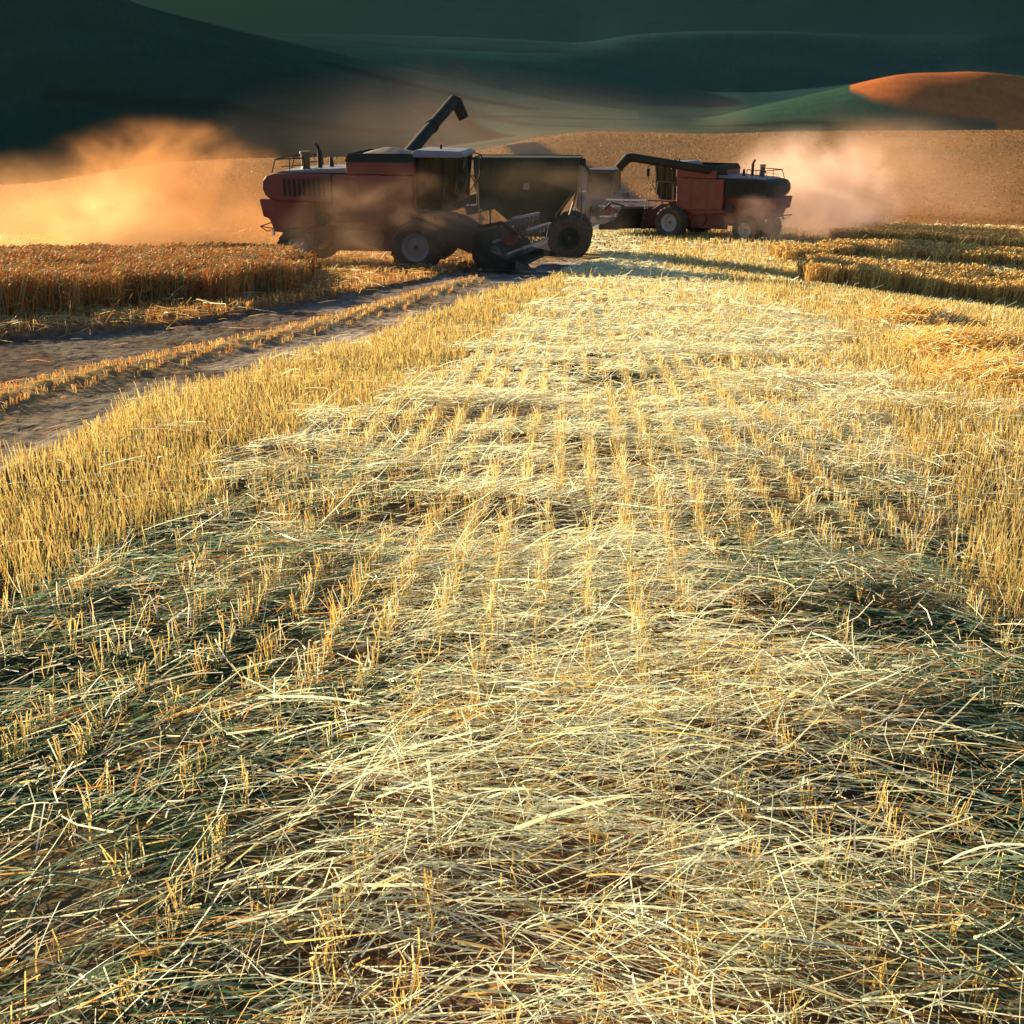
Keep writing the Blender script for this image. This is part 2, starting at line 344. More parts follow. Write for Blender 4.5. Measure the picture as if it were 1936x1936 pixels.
# chopped flat leaf ribbons, brighter and broader
x, y = area_pts(1.6, 14, 14); n = len(x); th = rng.uniform(-3.14, 3.14, n); L = rng.uniform(.06, .22, n); tl = rng.normal(.15, .35, n)
dv = np.stack([np.cos(th) * np.cos(tl), np.sin(th) * np.cos(tl), np.sin(tl)], 1) * L[:, None] / 2
cx = np.stack([x, y, hz(x, y) + .07 + mound(x, y) + np.abs(np.sin(tl)) * L / 2], 1); k = ~(z_track(x, y) | z_strip(x, y))
A.add(*[q for q in stalks('', (cx - dv)[k], (cx + dv)[k], (wd(y) * 1.7)[k], palette(k.sum(), [(.80, .74, .55), CREAM], [.6, .4]), None, (rng.normal(0, .02, (n, 3)))[k])])
for (y0, y1, dn) in ((1.3, 5, 900), (5, 11, 350)):
    x, y = area_pts(y0, y1, dn); k = ~(z_track(x, y) | z_strip(x, y)) & (rng.random(len(x)) < .3 + .7 * fbm(x * 2, y * 2, 707)); x, y = x[k], y[k]; n = len(x)
    th = rng.uniform(-3.14, 3.14, n); L = rng.uniform(.012, .06, n); tl = rng.normal(0, .3, n)
    dv = np.stack([np.cos(th) * np.cos(tl), np.sin(th) * np.cos(tl), np.sin(tl)], 1) * L[:, None] / 2
    cx = np.stack([x, y, hz(x, y) + .012 + rng.random(n) * .06 + mound(x, y)], 1)
    A.add(*stalks('', cx - dv, cx + dv, wd(y, m=.0035) * rng.uniform(.6, 1.6, n), palette(n, [CREAM, OCHRE, GOLD, (.3, .26, .16)], [.3, .25, .25, .2]), None, None, False, .8))
o = A.build('straw', M_straw); tag(o, 'loose pale straw lying in swathes across the cut field', 'straw', kind='stuff')

# row stubble
ROW = R(3.1); cr, sr = math.cos(ROW), math.sin(ROW)
A = Acc()
for (y0, y1, per_m, stems, rnd) in ((1.3, 6, 17, 7, False), (6, 14, 15, 6, False), (14, 26, 9, 4, False), (26, 44, 5, 2, False), (44, 62, 3, 2, False)):
    half = .47 * y1 + 1.5; qs = np.arange(-half - 1, half + 1, .2); ss = np.arange(y0, y1, 1.0 / per_m)
    q, s = np.meshgrid(qs, ss); q = q.ravel(); s = s.ravel() + rng.uniform(-.5, .5, q.size) / per_m
    x = q * cr + s * sr; y = -q * sr + s * cr
    k = (np.abs(x) < .47 * y + 1.4) & (y > 1.1); x, y, q, s = x[k], y[k], q[k], s[k]
    dn = fbm(q * 2.1, s * 1.3, 401)
    st = z_strip(x, y); rt = z_right(x, y); tk = z_track(x, y); lf = z_left(x, y)
    prob = np.where(st, .97, np.where(rt, .85, np.where(tk, .0, np.where(lf, .5, .22 + .78 * sstep(.36, .54, dn)))))
    ridge = dline(x, y, RIDGE) < .4; prob = np.where(tk & ridge, .6, prob); prob = prob * (1 - .45 * corner(x, y)) * np.where(st, 1, .75 + .25 * sstep(2.5, 5.5, y))
    k = (rng.random(len(x)) < prob) & ~in_w(x, y) & ~inpoly(x, y, W2)
    x, y, st, rt, lf, tk = x[k], y[k], st[k], rt[k], lf[k], tk[k]
    ns = stems + 2 * 0
    x = np.repeat(x, ns); y = np.repeat(y, ns); st = np.repeat(st, ns); rt = np.repeat(rt, ns); lf = np.repeat(lf, ns); tk = np.repeat(tk, ns)
    extra = st | rt
    n = len(x); sp = np.where(extra, .045, .014)
    x = x + rng.normal(0, 1, n) * sp; y = y + rng.normal(0, 1, n) * np.where(extra, .06, .04)
    hgt = np.where(st, rng.uniform(.10, .22, n) * (.6 + .7 * fbm(x * 1.1, y * .8, 551)), np.where(rt, rng.uniform(.13, .24, n), rng.uniform(.12, .18, n)))
    hgt = hgt * np.where(tk, .5, 1) * np.where(st, 1, .7 + .3 * sstep(2.5, 5, y))
    z = hz(x, y); base = np.stack([x, y, z - .01], 1)
    lean = rng.normal(0, .16, (n, 2)) + np.where(rng.random((n, 1)) < .08, rng.normal(0, .5, (n, 2)), 0)
    tip = base + np.stack([lean[:, 0] * hgt, lean[:, 1] * hgt, hgt], 1)
    c = palette(n, [(.68,.47,.14), OCHRE, CREAM, (.60, .50, .2)], [.5, .10, .16, .24])
    st = st | (rt & (rng.random(n) < .7)); c[st] = palette(st.sum(), [(.54, .40, .13), (.46, .33, .10), OCHRE, (.52, .46, .17)], [.4, .25, .15, .2])
    k2 = lf | tk; c[k2] = palette(k2.sum(), [RUST, OCHRE, GOLD], [.35, .4, .25])
    A.add(*stalks('', base, tip, wd(y, .0007, .0038) * rng.uniform(.7, 1.2, n), c, None, rng.normal(0, .006, (n, 3)), rnd, .8))
# thick second growth of the strip beside the track and the right-hand side
for (y0, y1, dens) in ((3.5, 12, 900), (12, 22, 420), (22, 46, 130)):
    x, y = area_pts(y0, y1, dens); st = z_strip(x, y); rt = z_right(x, y) & (rng.random(len(x)) < .45)
    k = (st | rt) & ~in_w(x, y); x, y, st = x[k], y[k], st[k]; n = len(x)
    edge = np.where(st, sstep(0, .35, np.minimum(dline(x, y, TR_LO), dline(x, y, ST_LO) + .1)), 1)
    pn = sstep(.3, .55, fbm(x * 1.2, y * .9, 501)); kk = rng.random(n) < .25 + .75 * pn; x, y, st, edge = x[kk], y[kk], st[kk], edge[kk]; n = len(x)
    hgt = np.where(st, rng.uniform(.08, .21, n) * (.6 + .7 * fbm(x * 1.1, y * .8, 551)), rng.uniform(.10, .20, n)) * (.6 + .4 * edge)
    base = np.stack([x, y, hz(x, y) - .01], 1); lean = rng.normal(0, .22, (n, 2)); tip = base + np.stack([lean[:, 0] * hgt, lean[:, 1] * hgt, hgt], 1)
    A.add(*stalks('', base, tip, wd(y, .0007, .0035), palette(n, [(.56, .42, .14), OCHRE, (.48, .35, .11), (.54, .47, .18)], [.4, .2, .2, .2]), None, None, False, .8))
# stubble on the slopes behind the machines
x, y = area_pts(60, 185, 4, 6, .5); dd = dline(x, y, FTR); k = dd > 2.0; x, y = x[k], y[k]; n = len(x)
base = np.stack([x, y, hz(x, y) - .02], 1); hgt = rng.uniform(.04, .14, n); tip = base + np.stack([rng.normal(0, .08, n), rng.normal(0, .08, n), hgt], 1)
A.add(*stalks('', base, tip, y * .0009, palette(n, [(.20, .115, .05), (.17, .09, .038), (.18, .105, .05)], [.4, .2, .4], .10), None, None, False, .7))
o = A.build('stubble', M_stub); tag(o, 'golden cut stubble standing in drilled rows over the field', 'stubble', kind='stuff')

# standing wheat with drooping ears
def wheat(name, poly, dens, hmean, cols, p, label, ymax, lean0=(0.06, 0.0)):
    lo = poly.min(0); hi = poly.max(0); hi[1] = min(hi[1], ymax)
    n = int((hi[0] - lo[0]) * (hi[1] - lo[1]) * dens); x = rng.uniform(lo[0], hi[0], n); y = rng.uniform(lo[1], hi[1], n)
    dens_k = np.clip(28.0 / y, .25, 1.4)
    k = inpoly(x + .9 * (noise(x * 1.7, y * 1.7, 61) - .5) , y + 1.1 * (noise(x * 1.3, y * 1.3, 63) - .5), poly) & (rng.random(n) < dens_k) & (np.abs(x) < .62 * y + 2); x, y = x[k], y[k]; n = len(x)
    hgt = hmean * rng.uniform(.74, 1.12, n) * (.72 + .56 * fbm(x * .8, y * .8, 601)); wk = wd(y, .00085, .006)
    base = np.stack([x, y, hz(x, y) - .02], 1); lean = rng.normal(0, .13, (n, 2)) + np.array(lean0)
    tip = base + np.stack([lean[:, 0] * hgt, lean[:, 1] * hgt, hgt], 1)
    A = Acc(); c = palette(n, cols, p); A.add(*stalks('', base, tip, wk, c, None, rng.normal(0, .03, (n, 3)), False, .8))
    ea = rng.uniform(-.3, 1.0, n); az = rng.uniform(-3.14, 3.14, n) * .5
    et = tip + np.stack([np.cos(az) * .10 * np.cos(ea * .6), np.sin(az) * .10 * np.cos(ea * .6), .06 - .09 * np.maximum(ea, 0)], 1)
    A.add(*stalks('', tip, et, wk * 1.35 + .002, c * 1.03, None, np.stack([np.zeros(n), np.zeros(n), np.full(n, .02)], 1), False, .3))
    m_ = rng.random(n) < .7; b2 = base[m_] + (tip - base)[m_] * rng.uniform(.3, .8, (m_.sum(), 1))    # leaves
    lf = b2 + np.stack([rng.normal(0, .13, m_.sum()), rng.normal(0, .13, m_.sum()), rng.uniform(-.12, .1, m_.sum())], 1)
    A.add(*stalks('', b2, lf, wk[m_] * 1.2, c[m_] * .95, None, None, False, .3))
    o = A.build(name, M_wheat); tag(o, label, 'wheat', kind='stuff'); return o
wheat('wheat', W2, 560, .61, [(.40, .15, .04), OCHRE, (.46, .21, .06), GREEN], [.34, .24, .28, .14], 'reddish ripe wheat left standing left of the dirt track', 60)
for pl_, hm_, de_, lb_ in ((W1A, .62, 420, 'uncut golden wheat block nearest the camera on the right, its face in shade'), (W1B, .42, 420, 'low strip of uncut wheat behind the front block on the right'),
                      (W1C, .42, 420, 'farthest low strip of uncut wheat on the right below the orange slope'), (W1D, .45, 500, 'small patch of uncut wheat beside the right dust plume')):
    wheat('wheat', pl_, de_, hm_, [GOLD, (.58, .36, .12), (.52, .30, .09), OCHRE], [.36, .28, .22, .14], lb_, 85)
# lodged bright heaps of cut wheat at the right
A = Acc()
for (hx, hy, rad, ht, nn) in ((1740, 625, .95, .30, 4200), (1700, 605, .7, .22, 2400), (1850, 690, 1.0, .34, 6000), (1800, 665, .8, .22, 2600), (1950, 740, 1.1, .3, 4000)):
    c0 = G(hx, hy); a = rng.uniform(0, 6.283, nn); r = np.sqrt(rng.random(nn)) * rad
    x = c0[0] + np.cos(a) * r; y = c0[1] + np.sin(a) * r * 1.2; z = hz(x, y) + ht * (1 - (r / rad) ** 2) * rng.uniform(.5, 1, nn) + .02
    L = rng.uniform(.2, .5, nn); th = rng.normal(.5, .35, nn); tl = rng.normal(.15, .3, nn)
    dv = np.stack([np.cos(th) * np.cos(tl), np.sin(th) * np.cos(tl), np.sin(tl)], 1) * L[:, None] / 2; cx = np.stack([x, y, z + .03], 1)
    A.add(*stalks('', cx - dv, cx + dv, wd(y, .0008), palette(nn, [(.62, .36, .08), GOLD, CREAM], [.5, .35, .15]), None, rng.normal(0, .03, (nn, 3)), False, .7))
o = A.build('straw', M_straw); tag(o, 'bright orange heaps of lodged straw at the right edge of the field', 'straw', kind='stuff')
# one green shoot in the foreground
gx, gy = G(1401, 1552); A = Acc(); gz = float(hz(gx, gy))
def blade(b, t, wv, bend): A.add(*stalks('', np.array([b]), np.array([t]), np.array([wv]), np.array([[.03, .12, .03]]), None, np.array([bend]), True, .25))
blade((gx, gy, gz), (gx - .004, gy + .03, gz + .17), .0065, (.002, 0, 0)); blade((gx, gy, gz + .06), (gx + .014, gy + .02, gz + .12), .0055, (.006, 0, 0)); blade((gx, gy, gz + .05), (gx - .012, gy + .02, gz + .10), .004, (-.004, 0, 0))
M_green = attr_mat('green_leaf', .5, .3)
o = A.build('green_shoot', M_green); tag(o, 'single upright dark green shoot among the pale straw', 'plant')
#MACHINES
# ------------------------------------------------------------------ machine materials
def paint(name, col, rough=.45, metal=0.0, dust=.45, dustcol=(.34, .23, .14), scale=3.0, spec=.4):
    m, N, L, B = mat_new(name)
    t = N.new('ShaderNodeTexNoise'); t.inputs['Scale'].default_value = scale; t.inputs['Detail'].default_value = 8; t.inputs['Roughness'].default_value = .65
    tc = N.new('ShaderNodeTexCoord'); L.new(tc.outputs['Object'], t.inputs['Vector'])
    mp = N.new('ShaderNodeMapRange'); mp.inputs[1].default_value = .38; mp.inputs[2].default_value = .72; mp.inputs[3].default_value = dust * .35; mp.inputs[4].default_value = dust
    L.new(t.outputs[0], mp.inputs[0])
    mx = N.new('ShaderNodeMix'); mx.data_type = 'RGBA'; mx.inputs[6].default_value = (*col, 1); mx.inputs[7].default_value = (*dustcol, 1)
    L.new(mp.outputs[0], mx.inputs[0]); L.new(mx.outputs[2], B.inputs['Base Color'])
    r = N.new('ShaderNodeMapRange'); r.inputs[3].default_value = rough; r.inputs[4].default_value = .9; L.new(mp.outputs[0], r.inputs[0]); L.new(r.outputs[0], B.inputs['Roughness'])
    B.inputs['Metallic'].default_value = metal; B.inputs['Specular IOR Level'].default_value = spec
    return m
M_red = paint('dusty_red_paint', (.15, .017, .010), dust=.42, dustcol=(.26, .13, .07))
M_dred = paint('dark_red_paint', (.11, .016, .012), dust=.4, dustcol=(.20, .11, .06))
M_black = paint('black_sheet_metal', (.012, .016, .012), dust=.3, dustcol=(.11, .08, .05), spec=.12, rough=.6)
M_green_m = paint('dark_green_sheet_metal', (.022, .035, .020), dust=.28, dustcol=(.10, .085, .05), rough=.7, spec=.15)
M_grey = paint('grey_sheet_metal', (.09, .085, .08), dust=.4, spec=.2)
M_roof = paint('pale_roof_paint', (.15, .135, .14), dust=.3, dustcol=(.4, .33, .27))
M_rim = paint('pale_rim_paint', (.38, .36, .35), dust=.35, dustcol=(.36, .27, .19))
M_tyre = paint('tyre_rubber', (.020, .019, .017), dust=.75, dustcol=(.15, .105, .07), rough=.85, scale=5, spec=.2)
M_bat = paint('pale_reel_metal', (.17, .20, .26), dust=.15, metal=.2, rough=.35)
M_bat2 = paint('bright_reel_metal', (.55, .55, .66), dust=.15, rough=.4)
M_white = paint('white_plastic', (.8, .78, .7), dust=.1)
M_inner = paint('cab_fabric', (.03, .03, .03), dust=.2)
M_fabric2 = paint('pale_seat_cover', (.30, .33, .27), dust=.2)
M_bronze = paint('worn_steel', (.10, .07, .04), dust=.45, dustcol=(.18, .12, .07), spec=.2)
gm, N_, L_, B_ = mat_new('cab_glass')
B_.inputs['Base Color'].default_value = (.02, .03, .028, 1); B_.inputs['Roughness'].default_value = .08
tr_ = N_.new('ShaderNodeBsdfTransparent'); tr_.inputs[0].default_value = (.55, .62, .56, 1); ms_ = N_.new('ShaderNodeMixShader'); ms_.inputs[0].default_value = .62
L_.new(B_.outputs[0], ms_.inputs[1]); L_.new(tr_.outputs[0], ms_.inputs[2]); L_.new(ms_.outputs[0], N_['Material Output'].inputs[0]); M_glass = gm

class MB:
    """collects shapes and links them as one mesh object"""
    def __init__(s): s.bm = bmesh.new()
    def prism(s, prof, y0, y1, taper=None):
        n = len(prof); a = [s.bm.verts.new((x, y0, z)) for x, z in prof]; b = [s.bm.verts.new((x, y1, z)) for x, z in prof]
        s.bm.faces.new(a); s.bm.faces.new(b[::-1])
        for i in range(n): s.bm.faces.new((a[i], b[i], b[(i+1) % n], a[(i+1) % n]))
        return s
    def box(s, x0, x1, y0, y1, z0, z1): return s.prism([(x0, z0), (x1, z0), (x1, z1), (x0, z1)], y0, y1)
    def loft(s, secs):
        rs = [[s.bm.verts.new(p) for p in r] for r in secs]; n = len(rs[0])
        for a, b in zip(rs[:-1], rs[1:]):
            for i in range(n): s.bm.faces.new((a[i], a[(i+1) % n], b[(i+1) % n], b[i]))
        s.bm.faces.new(rs[0][::-1]); s.bm.faces.new(rs[-1]); return s
    def tube(s, p0, p1, r0, r1=None, n=12, cap=True):
        p0, p1 = Vector(p0), Vector(p1); r1 = r0 if r1 is None else r1; d = (p1 - p0).normalized()
        u = d.orthogonal().normalized(); v = d.cross(u)
        rs = []
        for p, r in ((p0, r0), (p1, r1)): rs.append([s.bm.verts.new(p + (u * math.cos(k * 6.2832 / n) + v * math.sin(k * 6.2832 / n)) * r) for k in range(n)])
        for i in range(n): s.bm.faces.new((rs[0][i], rs[0][(i+1) % n], rs[1][(i+1) % n], rs[1][i]))
        if cap: s.bm.faces.new(rs[0][::-1]); s.bm.faces.new(rs[1])
        return s
    def path(s, pts, r, n=8):
        for a, b in zip(pts[:-1], pts[1:]): s.tube(a, b, r, n=n)
        return s
    def lathe(s, prof, c, n=40, ax='y'):
        c = Vector(c); rs = []
        for k in range(n):
            t = k * 2 * math.pi / n
            rs.append([s.bm.verts.new(c + Vector((math.cos(t) * r, h, math.sin(t) * r))) for r, h in prof])
        m = len(prof)
        for k in range(n):
            a, b = rs[k], rs[(k+1) % n]
            for j in range(m - 1):
                s.bm.faces.new((a[j], a[j+1], b[j+1], b[j]))
        return s
    def build(s, name, mat, parent=None, bevel=0.0, smooth=False):
        bmesh.ops.recalc_face_normals(s.bm, faces=s.bm.faces); me = bpy.data.meshes.new(name); s.bm.to_mesh(me); s.bm.free()
        me.materials.append(mat); o = bpy.data.objects.new(name, me); COL.objects.link(o); o.parent = parent
        if smooth:
            for p in me.polygons: p.use_smooth = True
        if bevel:
            b = o.modifiers.new('bevel', 'BEVEL'); b.width = bevel; b.segments = 2; b.limit_method = 'ANGLE'
        return o
def empty(name, loc=(0, 0, 0), rz=0.0, parent=None):
    o = bpy.data.objects.new(name, None); COL.objects.link(o); o.location = loc; o.rotation_euler = (0, 0, rz); o.parent = parent; return o

def wheel(parent, x, y, r, wdt, out, rim_r=.55, rimmat=None):
    """a lugged tyre and a dished rim; out = +1 / -1 is the side the hub faces"""
    w_ = empty('wheel', (0, 0, 0), 0, parent); h = wdt / 2; rr = r * rim_r; c = (x, y, r)
    prof = [(rr, -h * .75), (r * .70, -h * .98), (r * .88, -h), (r * .955, -h * .82), (r * .97, 0), (r * .955, h * .82), (r * .88, h), (r * .70, h * .98), (rr, h * .75), (rr * .97, 0), (rr, -h * .75)]
    b = MB().lathe(prof, c, 48)
    for k in range(22):
        for sgn in (-1, 1):
            t = (k + (0 if sgn > 0 else .5)) * 2 * math.pi / 22; tw = t + .16
            e = []
            for (tt, yy) in ((t, 0.02 * sgn), (tw, h * .95 * sgn)):
                for dt in (-.045, .045):
                    for rad in (r * .95, r * 1.0 if abs(yy) < h * .5 else r * .985):
                        e.append(Vector((x + math.cos(tt + dt) * rad, y + yy, r + math.sin(tt + dt) * rad)))
            v = [b.bm.verts.new(p) for p in e]
            for q in ((0, 1, 3, 2), (4, 6, 7, 5), (0, 4, 5, 1), (2, 3, 7, 6), (1, 5, 7, 3), (0, 2, 6, 4)): b.bm.faces.new([v[i] for i in q])
    b.build('tyre', M_tyre, w_)
    k = out * h
    b = MB().lathe([(.001, k * .35), (rr * .30, k * .35), (rr * .34, k * .18), (rr * .72, k * .05), (rr * .80, k * .45), (rr * .93, k * .68), (rr * 1.02, k * .78), (rr * 1.0, k * .60), (rr * .99, -k * .7), (.001, -k * .7)], c, 40)
    for j in range(8):
        t = j * math.pi / 4; p = Vector((x + math.cos(t) * rr * .22, y + k * .35, r + math.sin(t) * rr * .22)); b.tube(p, p + Vector((0, k * .08, 0)), .022 * r / .8, n=6)
    b.build('rim', rimmat or M_rim, w_, smooth=False)
    b = MB().tube((x, y + k * .34, r), (x, y + k * .55, r), rr * .17, rr * .13, n=14); b.build('hub', M_bronze, w_)

def make_combine(loc, rz, label, auger_to, spout_dir, grain=True, scale=1.0, roll=0.0, header_roll=0.0, yaw_auger_from=(-.9, .9, 3.55)):
    root = empty('combine_harvester', loc, rz); root.scale = (scale,) * 3; root.rotation_euler = (roll, 0, rz)
    tag(root, label, 'combine harvester', 'combine harvesters working the field')
    # separator body between the side walls
    b = MB().prism([(-5.05, 2.2), (-4.4, 1.25), (-3.5, .95), (-1.2, .85), (.5, 1.15), (.5, 1.95), (-.1, 2.1), (-.1, 3.15), (-5.0, 3.1)], -1.05, 1.05)
    b.build('body', M_red, root, .03)
    for s_ in (-1, 1):
        y0, y1 = sorted((s_ * 1.05, s_ * 1.42))
        b = MB().prism([(-2.85, 1.62), (-.16, 1.48), (-.12, 3.12), (-2.85, 3.12)], y0, y1); b.build('side_panel', M_red, root, .05)
        b = MB().prism([(-3.35, 1.5), (-1.35, 1.30), (-.9, 1.42), (-.75, 1.53), (-2.8, 1.66)], y0 + .06 * (s_ < 0), y1 - .06 * (s_ > 0)); b.build('lower_panel', M_dred, root, .03)
        yy = s_ * 1.425
        b = MB()
        for zz in (1.86, 1.92): b.box(-2.8, -.2, yy - .008, yy + .008, zz, zz + .025)
        for xx in (-2.0, -1.05): b.box(xx, xx + .02, yy - .008, yy + .008, 1.66, 3.08)
        b.build('trim_rail', M_bronze, root)
        # belts and shields low on the flank
        b = MB().box(-3.0, -.9, s_ * 1.0 - .06, s_ * 1.0 + .06, .62, 1.25); b.tube((-1.5, s_ * 1.02, 1.05), (-1.5, s_ * 1.16, 1.05), .30, n=24); b.tube((-2.6, s_ * 1.02, .98), (-2.6, s_ * 1.14, .98), .22, n=24)
        b.build('belt_shield', M_dred, root, .02)
        b = MB().tube((-3.25, s_ * 1.30, 1.72), (-3.25, s_ * 1.46, 1.72), .24, n=24).tube((-3.25, s_ * 1.46, 1.72), (-3.25, s_ * 1.49, 1.72), .10, n=16); b.build('pulley', M_black, root)
    # engine compartment: rounded dark hood over the tail
    prof = [(-2.9, 2.25), (-2.9, 3.14), (-4.85, 3.14), (-5.12, 3.08), (-5.27, 2.9), (-5.3, 2.65), (-5.22, 2.45), (-5.05, 2.3), (-4.8, 2.25)]
    eh = MB().prism(prof, -1.36, 1.36).build('engine_hood', M_dred if grain else M_black, root, .05)
    for s_ in (-1, 1):
        b = MB()
        for k in range(9): b.box(-4.55 + k * .17, -4.47 + k * .17, s_ * 1.37 - .015, s_ * 1.37 + .015, 2.42, 2.98)
        b.build('hood_grille', M_black, eh)
    MB().prism([(-2.35, 3.15), (-2.35, 3.32), (-4.65, 3.22), (-4.9, 3.15)], -1.1, 1.1).build('engine_deck', M_roof, root, .02)
    # straw hood
    b = MB().prism([(-3.6, 2.28), (-5.52, 2.30), (-5.42, 1.72), (-5.22, 1.66), (-5.05, 1.22), (-4.3, 1.16), (-3.5, 1.5)], -1.15, 1.15); b.build('straw_hood', M_red, root, .04)
    b = MB().path([(-5.0, -1.0, 1.3), (-5.6, -1.0, 1.38), (-5.6, 1.0, 1.38), (-5.0, 1.0, 1.3)], .018).path([(-5.6, -1.0, 1.38), (-5.4, -.9, 1.2), (-5.4, .9, 1.2), (-5.6, 1.0, 1.38)], .015); b.build('spreader_guard', M_black, root)
    for s_ in (-1, 1): MB().box(-5.16, -5.10, s_ * 1.02 - .06, s_ * 1.02 + .06, 1.10, 1.28).build('tail_marker', M_white, root, .01)
    # deck rail, intake, exhaust
    b = MB()
    for y_ in (-1.0, 1.0): b.path([(-5.05, y_, 3.15), (-4.9, y_, 3.58), (-3.9, y_, 3.62), (-3.9, y_, 3.2)], .022); b.path([(-4.42, y_, 3.2), (-4.4, y_, 3.6)], .018); b.path([(-4.7, y_, 3.34), (-4.0, y_, 3.40)], .015)
    b.path([(-4.9, -1.0, 3.58), (-4.9, 1.0, 3.58)], .022); b.build('handrail', M_black, root)
    b = MB().tube((-4.0, -.55, 3.2), (-4.0, -.55, 3.34), .20, .12, n=16).tube((-4.0, -.55, 3.34), (-4.0, -.55, 3.72), .15, n=16).tube((-4.0, -.55, 3.74), (-4.0, -.55, 3.82), .19, .18, n=16); b.build('air_intake', M_bronze, root)
    b = MB().tube((-3.58, -.3, 3.2), (-3.58, -.3, 3.85), .075, n=12).path([(-3.58, -.3, 3.85), (-3.63, -.3, 3.97), (-3.70, -.3, 4.04)], .06); b.build('exhaust_pipe', M_black, root); MB().tube((-3.3, .1, 3.2), (-3.3, .1, 3.6), .10, .05, n=10).build('filler_neck', M_black, root)
    # grain tank with folding extension
    gt = MB().box(-2.36, -.08, -1.38, 1.38, 3.14, 3.54).build('grain_tank', M_red, root, .03)
    b = MB()
    o0 = [(-2.38, -1.4, 3.54), (-.06, -1.4, 3.54), (-.06, 1.4, 3.54), (-2.38, 1.4, 3.54)]; o1 = [(-2.28, -1.28, 3.80), (-.2, -1.28, 3.80), (-.2, 1.28, 3.80), (-2.28, 1.28, 3.80)]
    i0 = [(x * .99 - .01, y * .97, z) for x, y, z in o0]; i1 = [(x * .985 - .015, y * .965, z) for x, y, z in o1]
    va, vb, vc, vd = [[b.bm.verts.new(p) for p in q] for q in (o0, o1, i1, i0)]
    for k in range(4):
        j = (k + 1) % 4
        for p_, q_ in ((va, vb), (vb, vc), (vc, vd), (vd, va)): b.bm.faces.new((p_[k], p_[j], q_[j], q_[k]))
    b.build('tank_extension', M_black, gt)
    MB().box(-2.3, -.15, -1.32, 1.32, 3.50, 3.56).build('tank_lid', M_grey, gt)
    if grain:
        b = MB(); nn = 22; vs = [[None] * nn for _ in range(nn)]
        for i in range(nn):
            for j in range(nn):
                u, v = i / (nn - 1) * 2 - 1, j / (nn - 1) * 2 - 1; hh = max(0, 1 - max(abs(u), abs(v)) * .55 - .45 * math.hypot(u, v)) 
                vs[i][j] = b.bm.verts.new((-1.24 + u * 1.0, v * 1.2, 3.64 + .30 * hh ** .6 + random.uniform(-.012, .012)))
        for i in range(nn - 1):
            for j in range(nn - 1): b.bm.faces.new((vs[i][j], vs[i+1][j], vs[i+1][j+1], vs[i][j+1]))
        gr = b.build('grain_heap', paint('wheat_grain', (.20, .13, .07), dust=.5, dustcol=(.12, .085, .05), scale=30), None, smooth=True)
        gr.matrix_world = Matrix.Translation(loc) @ Matrix.Rotation(rz, 4, 'Z') @ Matrix.Rotation(roll, 4, 'X') @ Matrix.Scale(scale, 4)
        tag(gr, 'heap of brown harvested grain filling the open tank of the left combine', 'grain', kind='stuff')
    # cab
    cb = empty('cab', (0, 0, 0), 0, root)
    prof = [(-.12, 1.98), (1.0, 1.98), (1.24, 2.28), (1.40, 3.68), (-.12, 3.68)]
    b = MB()
    for s_ in (-1, 1):
        y_ = s_ * .98
        def bar(p, q, t=.045): b.tube((p[0], y_, p[1]), (q[0], y_, q[1]), t, n=6)
        for p, q in zip(prof, prof[1:] + prof[:1]): bar(p, q)
        bar((.78, 1.98), (.84, 3.68), .04)
    for p in prof: b.tube((p[0], -.98, p[1]), (p[0], .98, p[1]), .045, n=6)
    b.box(-.12, -.06, -.95, .95, 1.98, 3.65); b.box(-.1, 1.22, -.95, .95, 1.98, 2.06); b.build('cab_frame', M_black, cb)
    for s_ in (-1, 1):
        y_ = s_ * .98
        MB().prism([(-.08, 2.04), (.76, 2.04), (.80, 3.62), (-.08, 3.62)], y_ - .008, y_ + .008).build('side_window', M_glass, cb)
        MB().prism([(.84, 2.04), (.97, 2.04), (1.19, 2.31), (1.35, 3.62), (.88, 3.62)], y_ - .008, y_ + .008).build('door_window', M_glass, cb)
    MB().loft([[(1.235, -.92, 2.33), (1.25, -.92, 2.33), (1.25, .92, 2.33), (1.235, .92, 2.33)], [(1.385, -.92, 3.64), (1.40, -.92, 3.64), (1.40, .92, 3.64), (1.385, .92, 3.64)]]).build('windscreen', M_glass, cb)
    MB().loft([[(1.01, -.92, 2.02), (1.025, -.92, 2.02), (1.025, .92, 2.02), (1.01, .92, 2.02)], [(1.225, -.92, 2.27), (1.24, -.92, 2.27), (1.24, .92, 2.27), (1.225, .92, 2.27)]]).build('lower_windscreen', M_glass, cb)
    rf = MB().loft([[(-.28, -1.12, 3.66), (1.50, -1.12, 3.66), (1.50, 1.12, 3.66), (-.28, 1.12, 3.66)], [(-.28, -1.12, 3.76), (1.52, -1.12, 3.78), (1.52, 1.12, 3.78), (-.28, 1.12, 3.76)], [(-.10, -.95, 3.90), (1.38, -.95, 3.86), (1.38, .95, 3.86), (-.10, .95, 3.90)]]).build('cab_roof', M_roof, cb, .03)
    MB().tube((.55, 0, 3.86), (.55, 0, 4.02), .05, .04, n=10).build('beacon', M_black, cb)
    b = MB().box(.15, .62, -.26, .26, 2.45, 2.58).prism([(.10, 2.5), (.22, 2.5), (.12, 3.25), (.02, 3.25)], -.25, .25); b.box(.25, .5, -.14, .14, 2.06, 2.45); b.build('seat', M_fabric2, cb, .03)
    b = MB().tube((1.05, 0, 2.06), (.97, 0, 2.78), .04, n=8); b.lathe([(.18, -.015), (.20, 0), (.18, .015), (.17, 0), (.18, -.015)], (.95, 0, 2.82), 20); b.build('steering_column', M_inner, cb)
